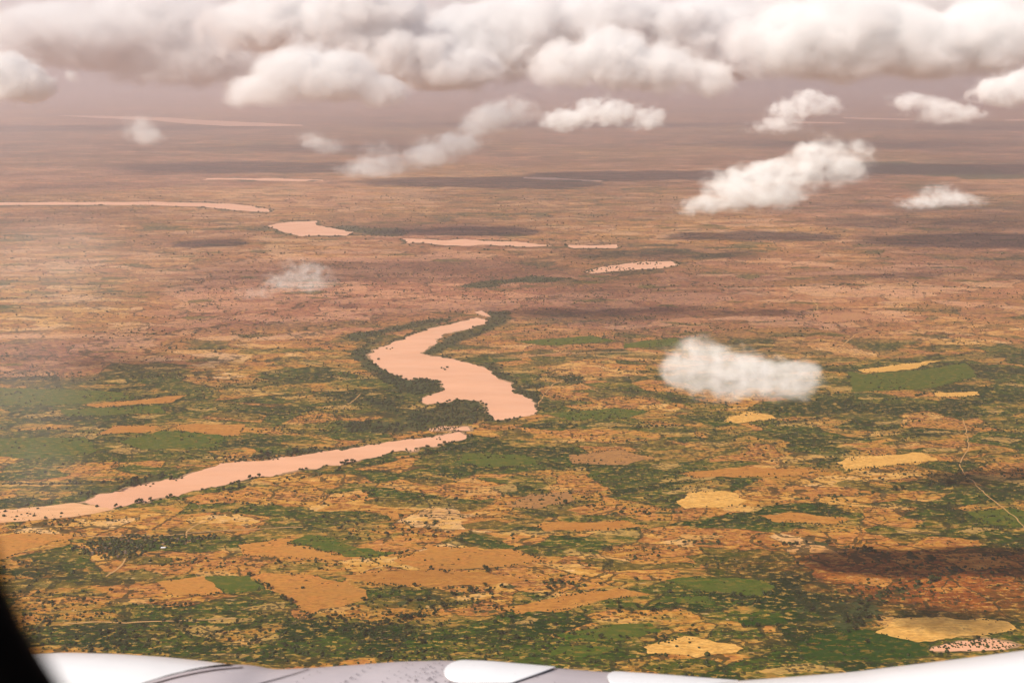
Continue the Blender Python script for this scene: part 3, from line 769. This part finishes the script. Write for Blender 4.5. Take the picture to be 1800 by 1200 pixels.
def bot2(x): return max(1194 + 20 * arc(x, 1060, 26), top2(x) + .05)
patch('access_panel', gt2, 4.3, .85, (1060, 1290), top2, bot2, AP, .006)
# dark seal at the lip of the fairing
def seal(tabpts, wdt, name='rubber_seal'):
    xs = [a for a, _ in tabpts]; V, Fq = [], []
    for i in range(61):
        px = xs[0] + (xs[-1] - xs[0]) * i / 60; yc = smooth_tab(tabpts, px, 5); wq = wdt * (1 - .75 * i / 60)
        for j, yy_ in enumerate((yc - wq, yc, yc + wq)):
            V.append(AT(px, yy_, 4.3 - .03) + Vector((0, 0, 0.0)))
    return V
def strip(name, pts, w0, w1, mat, lift=.004):
    V, Fq = [], []; n_ = 60; xs = [a for a, _ in pts]
    for i in range(n_ + 1):
        px = xs[0] + (xs[-1] - xs[0]) * i / n_; yc = smooth_tab(pts, px, 5); ww = w0 + (w1 - w0) * i / n_
        k = smooth_tab(gt2, px) + .4
        for yy_ in (max(yc - ww, k), max(yc, k + .1), max(yc + ww, k + .2)):
            t = T_at(gt2, px, yy_, 4.3, .85); V.append(tube_point(px, gt2, 4.3, .85, t, lift))
    for i in range(n_):
        for j in range(2):
            a = i * 3 + j; Fq.append((a, a + 1, a + 4, a + 3))
    return apart(mesh_obj(name, V, Fq, mat, smooth=True))
strip('rubber_seal', [(256,1203),(290,1190),(330,1179),(370,1171.5),(415,1168)], 4.2, 1.8, RUB)
strip('panel_joint', [(300,1203),(330,1193),(370,1183),(400,1177.5),(440,1173)], 1.6, .8, RIV)
strip('panel_joint', [(480,1204),(500,1197),(520,1190),(540,1182),(552,1176)], .9, .7, RIV)
# rivets and grime specks, pattern of one part
V, Fq = [], []
def dot(px, py, r=.0022):
    if py < smooth_tab(gt2, px) + 3: return
    t = T_at(gt2, px, py, 4.3, .85); o = len(V)
    for i in range(8):
        a = i * math.pi / 4; dx = math.cos(a) * r * 2.0 * F / 4.6; dt = math.sin(a) * r * 2.0 / .85
        V.append(tube_point(px + dx, gt2, 4.3, .85, t + dt, .007))
    Fq.append(tuple(range(o, o + 8)))
rg = random.Random(5)
for i in range(7):
    for k in range(5):
        dot(590 - i * 7 + 74, 1168 + i * 6 + rg.uniform(-1, 1)); break
for s in (668, 588, 790 - 60):
    for i in range(6): dot(s - i * 8 + rg.uniform(-2, 2), 1170 + i * 6, .0018)
for i in range(46):
    dot(rg.gauss(762, 26), rg.uniform(1166, 1202), rg.uniform(.0012, .0026))
for i in range(26):
    dot(rg.uniform(560, 1050), rg.uniform(1166, 1204), rg.uniform(.001, .002))
for p in ((818,1196),(872,1199),(796,1170),(1070,1190)): dot(*p, .004)
for f in Fq:
    apart(mesh_obj('rivet', [V[i] for i in f], [tuple(range(8))], RIV))
# window frame: a deep rounded opening in the cabin wall
m = NT('dark_window_trim'); DARK = m.surf((.0035, .003, .003), .8, .05)  # near-black colour stands in for the shade of the unbuilt cabin
N = 96; V, Fq = [], []
def ropen(grow):
    pts = []; x0, x1, z0, z1, rr = -.1735 - grow, .235 + grow, -.291 - grow, .19 + grow, .16 + grow
    for k, (cx, cz, a0) in enumerate(((x1 - rr, z1 - rr, 0), (x0 + rr, z1 - rr, 90), (x0 + rr, z0 + rr, 180), (x1 - rr, z0 + rr, 270))):
        for i in range(N // 4):
            a = R(a0 + 90 * i / (N // 4 - 1)); pts.append((cx + rr * math.cos(a), cz + rr * math.sin(a)))
    return pts
rings = [(0.0, .335), (.006, .35), (.02, .36), (.11, .36), (.11, .31), (.03, .31), (.008, .322)]
for gq, yq in rings:
    for x, z in ropen(gq): V.append((x, yq, HZ + z))
nr = len(rings)
for i in range(nr):
    for j in range(N): Fq.append((i * N + j, i * N + (j + 1) % N, ((i + 1) % nr) * N + (j + 1) % N, ((i + 1) % nr) * N + j))
apart(mesh_obj('window_frame', V, Fq, DARK, smooth=True))

# ------------------------------------------------------------------ clouds
def cloud(label, D, blobs, dens=.02, nscale=None, ero=2.2, thr=.1, group=None, tint=(1, .965, .935), bottom=None, rate=.35, deep=.9, g=-.3, name='cloud', soft=1.1, grow=1.3, fine=.7, puff=0.0, pw=1.6):
    """D distance in metres; blobs (px, py, rx, rz[, dy]) in photo pixels at that distance"""
    B = []
    for b in blobs:
        dy = (b[4] if len(b) > 4 else 0) * D / F
        c = AT(b[0], b[1], D + dy); k = (D + dy) / F * grow
        B.append((c, b[2] * k, max(b[2], b[3]) * k * deep, b[3] * k))
    base = min(c.z - rz for c, rx, ry, rz in B)
    # one closed hull round all the lobes
    bm = bmesh.new()
    for c, rx, ry, rz in B:
        M_ = Matrix.Translation(c) @ Matrix.Diagonal((rx, ry, rz, 1))
        bmesh.ops.create_icosphere(bm, subdivisions=3, radius=1.06, matrix=M_)
    cen = sum((c for c, *_ in B), Vector()) / len(B)
    bmesh.ops.translate(bm, verts=bm.verts, vec=-cen)
    me = bpy.data.meshes.new(name); bm.to_mesh(me); bm.free()
    o = bpy.data.objects.new(name, me); S.collection.objects.link(o); o.location = cen
    vox = min(min(rx, rz) for c, rx, ry, rz in B) / 4
    ext = max(max(rx, ry) for c, rx, ry, rz in B); vox = max(vox, ext * 2 * len(B) ** .5 / 160)
    md = o.modifiers.new('hull', 'REMESH'); md.mode = 'VOXEL'; md.voxel_size = vox
    dg = bpy.context.evaluated_depsgraph_get(); me2 = bpy.data.meshes.new_from_object(o.evaluated_get(dg))
    o.modifiers.clear(); o.data = me2
    # density
    m = NT('cloud_vapour'); tc = m.n('ShaderNodeNewGeometry', out='Position'); s = None
    for c, rx, ry, rz in B:
        q = m.vmath('MULTIPLY', m.vmath('SUBTRACT', tc, tuple(c)), (1 / rx, 1 / ry, 1 / rz))
        l = m.math('SUBTRACT', 1.0, m.vmath('DOT_PRODUCT', q, q, 1), clamp=True)
        s = l if s is None else m.math('ADD', s, l)
    s = m.math('MINIMUM', s, 1.3)
    rmed = sorted(min(rx, rz) for c, rx, ry, rz in B)[len(B) // 2]
    sc_ = nscale or 1.0 / (rmed * fine)
    nz = m.n('ShaderNodeTexNoise', {'Vector': m.vmath('MULTIPLY', tc, (1, 1, 1.3)), 'Scale': sc_, 'Detail': 6, 'Roughness': .62, 'Distortion': .35})
    e_ = m.math('SUBTRACT', s, m.math('MULTIPLY', m.math('SUBTRACT', nz, .40), ero))
    if puff:                                      # heaped, cauliflower surface
        vo = m.t.nodes.new('ShaderNodeTexVoronoi'); vo.feature = 'F1'; vo.voronoi_dimensions = '3D'
        m.put(vo.inputs['Vector'], m.vmath('ADD', tc, m.vmath('MULTIPLY', m.n('ShaderNodeCombineXYZ', {0: nz, 1: nz, 2: nz}), (rmed * .8, rmed * .8, rmed * .8))))
        vo.inputs['Scale'].default_value = 1 / (rmed * .62); vo.inputs['Detail'].default_value = 1.0; vo.inputs['Roughness'].default_value = .5
        e_ = m.math('SUBTRACT', e_, m.math('MULTIPLY', m.math('SUBTRACT', vo.outputs['Distance'], .35), puff))
    e_ = m.math('MINIMUM', e_, m.math('MULTIPLY', s, 2.0))
    dn = m.mr(e_, thr, thr + soft, 0.0, 1.0)
    dn = m.math('POWER', dn, pw)
    if bottom is not None:
        zb = AT(900, bottom, D).z
        zz = m.n('ShaderNodeSeparateXYZ', {0: tc}, 2)
        dn = m.math('MULTIPLY', dn, m.mr(zz, zb - rmed * .25, zb + rmed * .15, 0.0, 1.0, smooth=True))
    v = m.t.nodes.new('ShaderNodeVolumeScatter'); m.put(v.inputs['Color'], tint); m.put(v.inputs['Density'], m.math('MULTIPLY', dn, dens)); v.inputs['Anisotropy'].default_value = g
    m.t.links.new(v.outputs[0], m.out.inputs['Volume'])
    try: m.m.cycles.volume_step_rate = rate
    except Exception: pass
    me2.materials.clear(); me2.materials.append(m.m)
    props(o, label, 'cloud', group); return o

cloud('low white cloud lying over the green fields at mid right', 2280, [(1275,640,56,32),(1330,655,60,26),(1222,622,46,30),(1203,658,40,26),(1262,664,66,32),(1335,674,70,26),(1392,668,46,32),(1420,655,34,20),(1214,606,22,13),(1195,645,30,26)], .024, ero=3.7, soft=1.4, grow=1.55, fine=.8, deep=1.0, tint=(1, .93, .85))
cloud('torn ragged cloud rising to the right in two humps', 3200, [(1270,335,42,34),(1320,318,48,34),(1375,318,52,34),(1418,292,42,30),(1440,262,34,26),(1500,274,36,26),(1480,305,40,22),(1345,348,64,18),(1228,362,40,14)], .026, ero=3.6, soft=1.1, grow=1.5, fine=.75, tint=(1, .94, .88))
cloud('tiny bright cloud scrap low at the right edge', 3500, [(1652,342,36,17),(1612,358,34,10),(1696,352,34,10)], .022, ero=3.2, soft=1.2, grow=1.6)
cloud('small domed cloud with a wisp trailing under its left side', 7500, [(1375,200,40,20),(1402,183,42,26),(1432,178,36,24),(1462,190,34,20),(1365,224,70,14)], .013, ero=2.2, soft=.9, puff=.8)
cloud('small grey white cloud right of the domed one', 7400, [(1588,175,44,17),(1630,193,52,28),(1672,198,40,24),(1710,202,34,18)], .012, ero=2.2, soft=.9, puff=.8)
cloud('bright cumulus at the right edge above the small grey one', 8200, [(1735,166,44,26),(1778,148,48,38),(1820,162,60,38)], .016, ero=1.8, soft=.7, puff=.8)
cloud('long low white cloud with a flat base in the centre', 6140, [(975,213,46,22),(1020,204,52,28),(1062,190,42,30),(1110,206,50,28),(1148,212,28,22)], .018, ero=1.9, soft=.8, puff=1.0, bottom=243)
cloud('puffy tail of grey cloud left of the long low one', 6250, [(895,196,48,26),(850,212,38,20),(818,245,36,20),(775,262,52,22),(742,280,34,18)], .015, ero=2.9, soft=1.2, grow=1.5)
cloud('thin ragged wisp pair below the left cloud bank', 6300, [(668,278,38,26),(636,298,46,14),(700,292,34,16)], .008, ero=3.0, soft=1.2, grow=1.6)
cloud('small dome shaped wisp over the dark far plain at left', 6400, [(245,226,30,22),(268,242,24,12)], .011, ero=2.0, grow=1.5)
cloud('thin streaky wisp between the two left wisps', 6350, [(545,243,24,12),(576,258,32,12)], .008, ero=2.4, grow=1.6)
cloud('faint smoky wisp over the red plain left of centre', 1250, [(528,470,30,17),(562,490,34,22),(488,490,30,12),(450,515,34,10),(520,500,40,12)], .034, ero=4.0, soft=1.4, grow=1.6, fine=.7, tint=(1, .94, .88))
cloud('rounded pale cloud cut by the left edge', 9000, [(-10,130,64,50),(32,140,56,42),(64,152,38,30),(125,133,18,18)], .016, ero=1.5, soft=.6, puff=.8)
cloud('broad white cumulus left of centre with a flat base', 9800, [(425,166,60,28),(500,140,76,48),(560,112,84,58),(625,146,84,46),(680,166,44,28)], .014, ero=1.6, soft=.9, puff=.6, bottom=200)
cloud('large heaped cumulus right of centre', 9400, [(970,118,60,44),(1045,96,76,60),(1115,112,78,56),(1195,126,76,44),(1262,145,44,36)], .015, ero=1.6, soft=.9, puff=.6, bottom=180)
cloud('big heavy cloud with a dark pink base at top right', 9000, [(1350,80,90,62),(1450,92,92,56),(1550,80,120,66),(1670,76,110,64),(1780,55,100,78),(1480,20,120,60)], .018, ero=1.5, soft=.9, puff=.5, bottom=146, tint=(1, .94, .935), rate=.5)
cloud('hazy grey white cloud sheet filling the top left corner', 17000, [(60,70,170,50),(260,96,120,60),(190,40,150,50),(400,100,110,60),(310,30,100,50)], .010, ero=1.5, soft=.8, puff=.45, rate=.5)
cloud('tall bright cloud head left of centre at the top', 14500, [(440,50,110,50),(540,30,110,60),(650,60,120,60),(740,104,130,46),(650,0,100,50),(800,130,90,36)], .019, ero=1.5, soft=.8, puff=.6, rate=.5)
cloud('bright white cloud heads along the top middle', 15500, [(800,70,110,56),(900,50,110,60),(1010,40,120,60),(870,110,120,44),(1130,45,120,60),(1250,66,110,60),(1310,110,80,40)], .019, ero=1.5, soft=.8, puff=.6, rate=.5)
cloud('pale smooth overcast layer closing the view behind all the heaped clouds', 24000, [(-100,40,420,70,500),(350,20,420,80,-200),(850,30,460,80,650),(1350,20,460,80,-100),(1850,40,420,70,500)], .0016, ero=1.0, soft=.9, grow=1.15, deep=.35, rate=.6)
cloud('pale far cloud wall behind the pink based cloud', 16500, [(1330,30,140,70),(1500,10,140,60),(1660,20,140,60),(1800,20,120,80)], .014, ero=1.5, soft=.7, puff=.4, rate=.5)
o = cloud('thin milky veil of mist drifting over the left side of the plain', 2500, [(40,740,200,90),(0,600,240,110),(190,470,220,90),(-20,430,200,90),(60,850,160,60)], .0013, ero=1.0, soft=1.6, grow=1.25, deep=.6, rate=1.0, fine=1.6, tint=(1, .95, .93), name='mist')
del o['category']; o['kind'] = 'stuff'
# unseen clouds above the frame, added only to cast shadows on the ground
def shade_cloud(cx, cy, h, label='unseen thick cloud added to shade the red land', blobs=None, dens=.05, soft=.5, ero=1.4, deep=.55):
    global AT
    keep = AT; pts = {}
    def AT(px, py, D): return Vector((cx + (px - 900), cy + (py - 600), h)) 
    cloud(label, F, blobs or [(560,600,200,95),(700,570,190,95),(820,600,200,105),(980,600,210,95),(1130,560,220,90)], dens, ero=ero, soft=soft, grow=1.0, deep=deep)
    AT = keep
shade_cloud(1440 - SX * 2300, 3225 - SY * 2300, 2300, dens=.12)
for px, py, h, lab, sc_ in ((1060, 550, 2500, 'unseen thin cloud added to shade the plain behind the river bend', 1.0), (1660, 392, 2900, 'unseen broad thin cloud added to shade the far right plain', 2.6),
                            (1150, 448, 2700, 'unseen thin cloud added to shade the flooded lagoons', 1.5), (250, 640, 2450, 'unseen thin cloud added to shade the left plain', .8)):  # more unseen clouds, added for their soft ground shadows
    gx_, gy_ = G(px, py)
    shade_cloud(gx_ - SX * h, gy_ - SY * h, h, lab, [(900 - 420 * sc_, 600, 300 * sc_, 110), (900 - 120 * sc_, 640, 380 * sc_, 130), (900 + 260 * sc_, 560, 400 * sc_, 120), (900 + 560 * sc_, 620, 260 * sc_, 100)], .009, 1.3, 2.0, .9)

# ------------------------------------------------------------------ haze
bm = bmesh.new(); bmesh.ops.create_cube(bm, size=1)
me = bpy.data.meshes.new('haze'); bm.to_mesh(me); bm.free()
hz = bpy.data.objects.new('haze', me); S.collection.objects.link(hz)
hz.scale = (156000, 120000, 4001); hz.location = (0, 50000, 4001 / 2 - 1)
m = NT('hazy_air'); v = m.t.nodes.new('ShaderNodeVolumePrincipled')
v.inputs['Color'].default_value = (.915, .85, .875, 1); v.inputs['Density'].default_value = 3.7e-5; v.inputs['Anisotropy'].default_value = 0.42
m.t.links.new(v.outputs[0], m.out.inputs['Volume']); me.materials.append(m.m)
props(hz, 'pale pink haze thickening towards the horizon', kind='stuff')
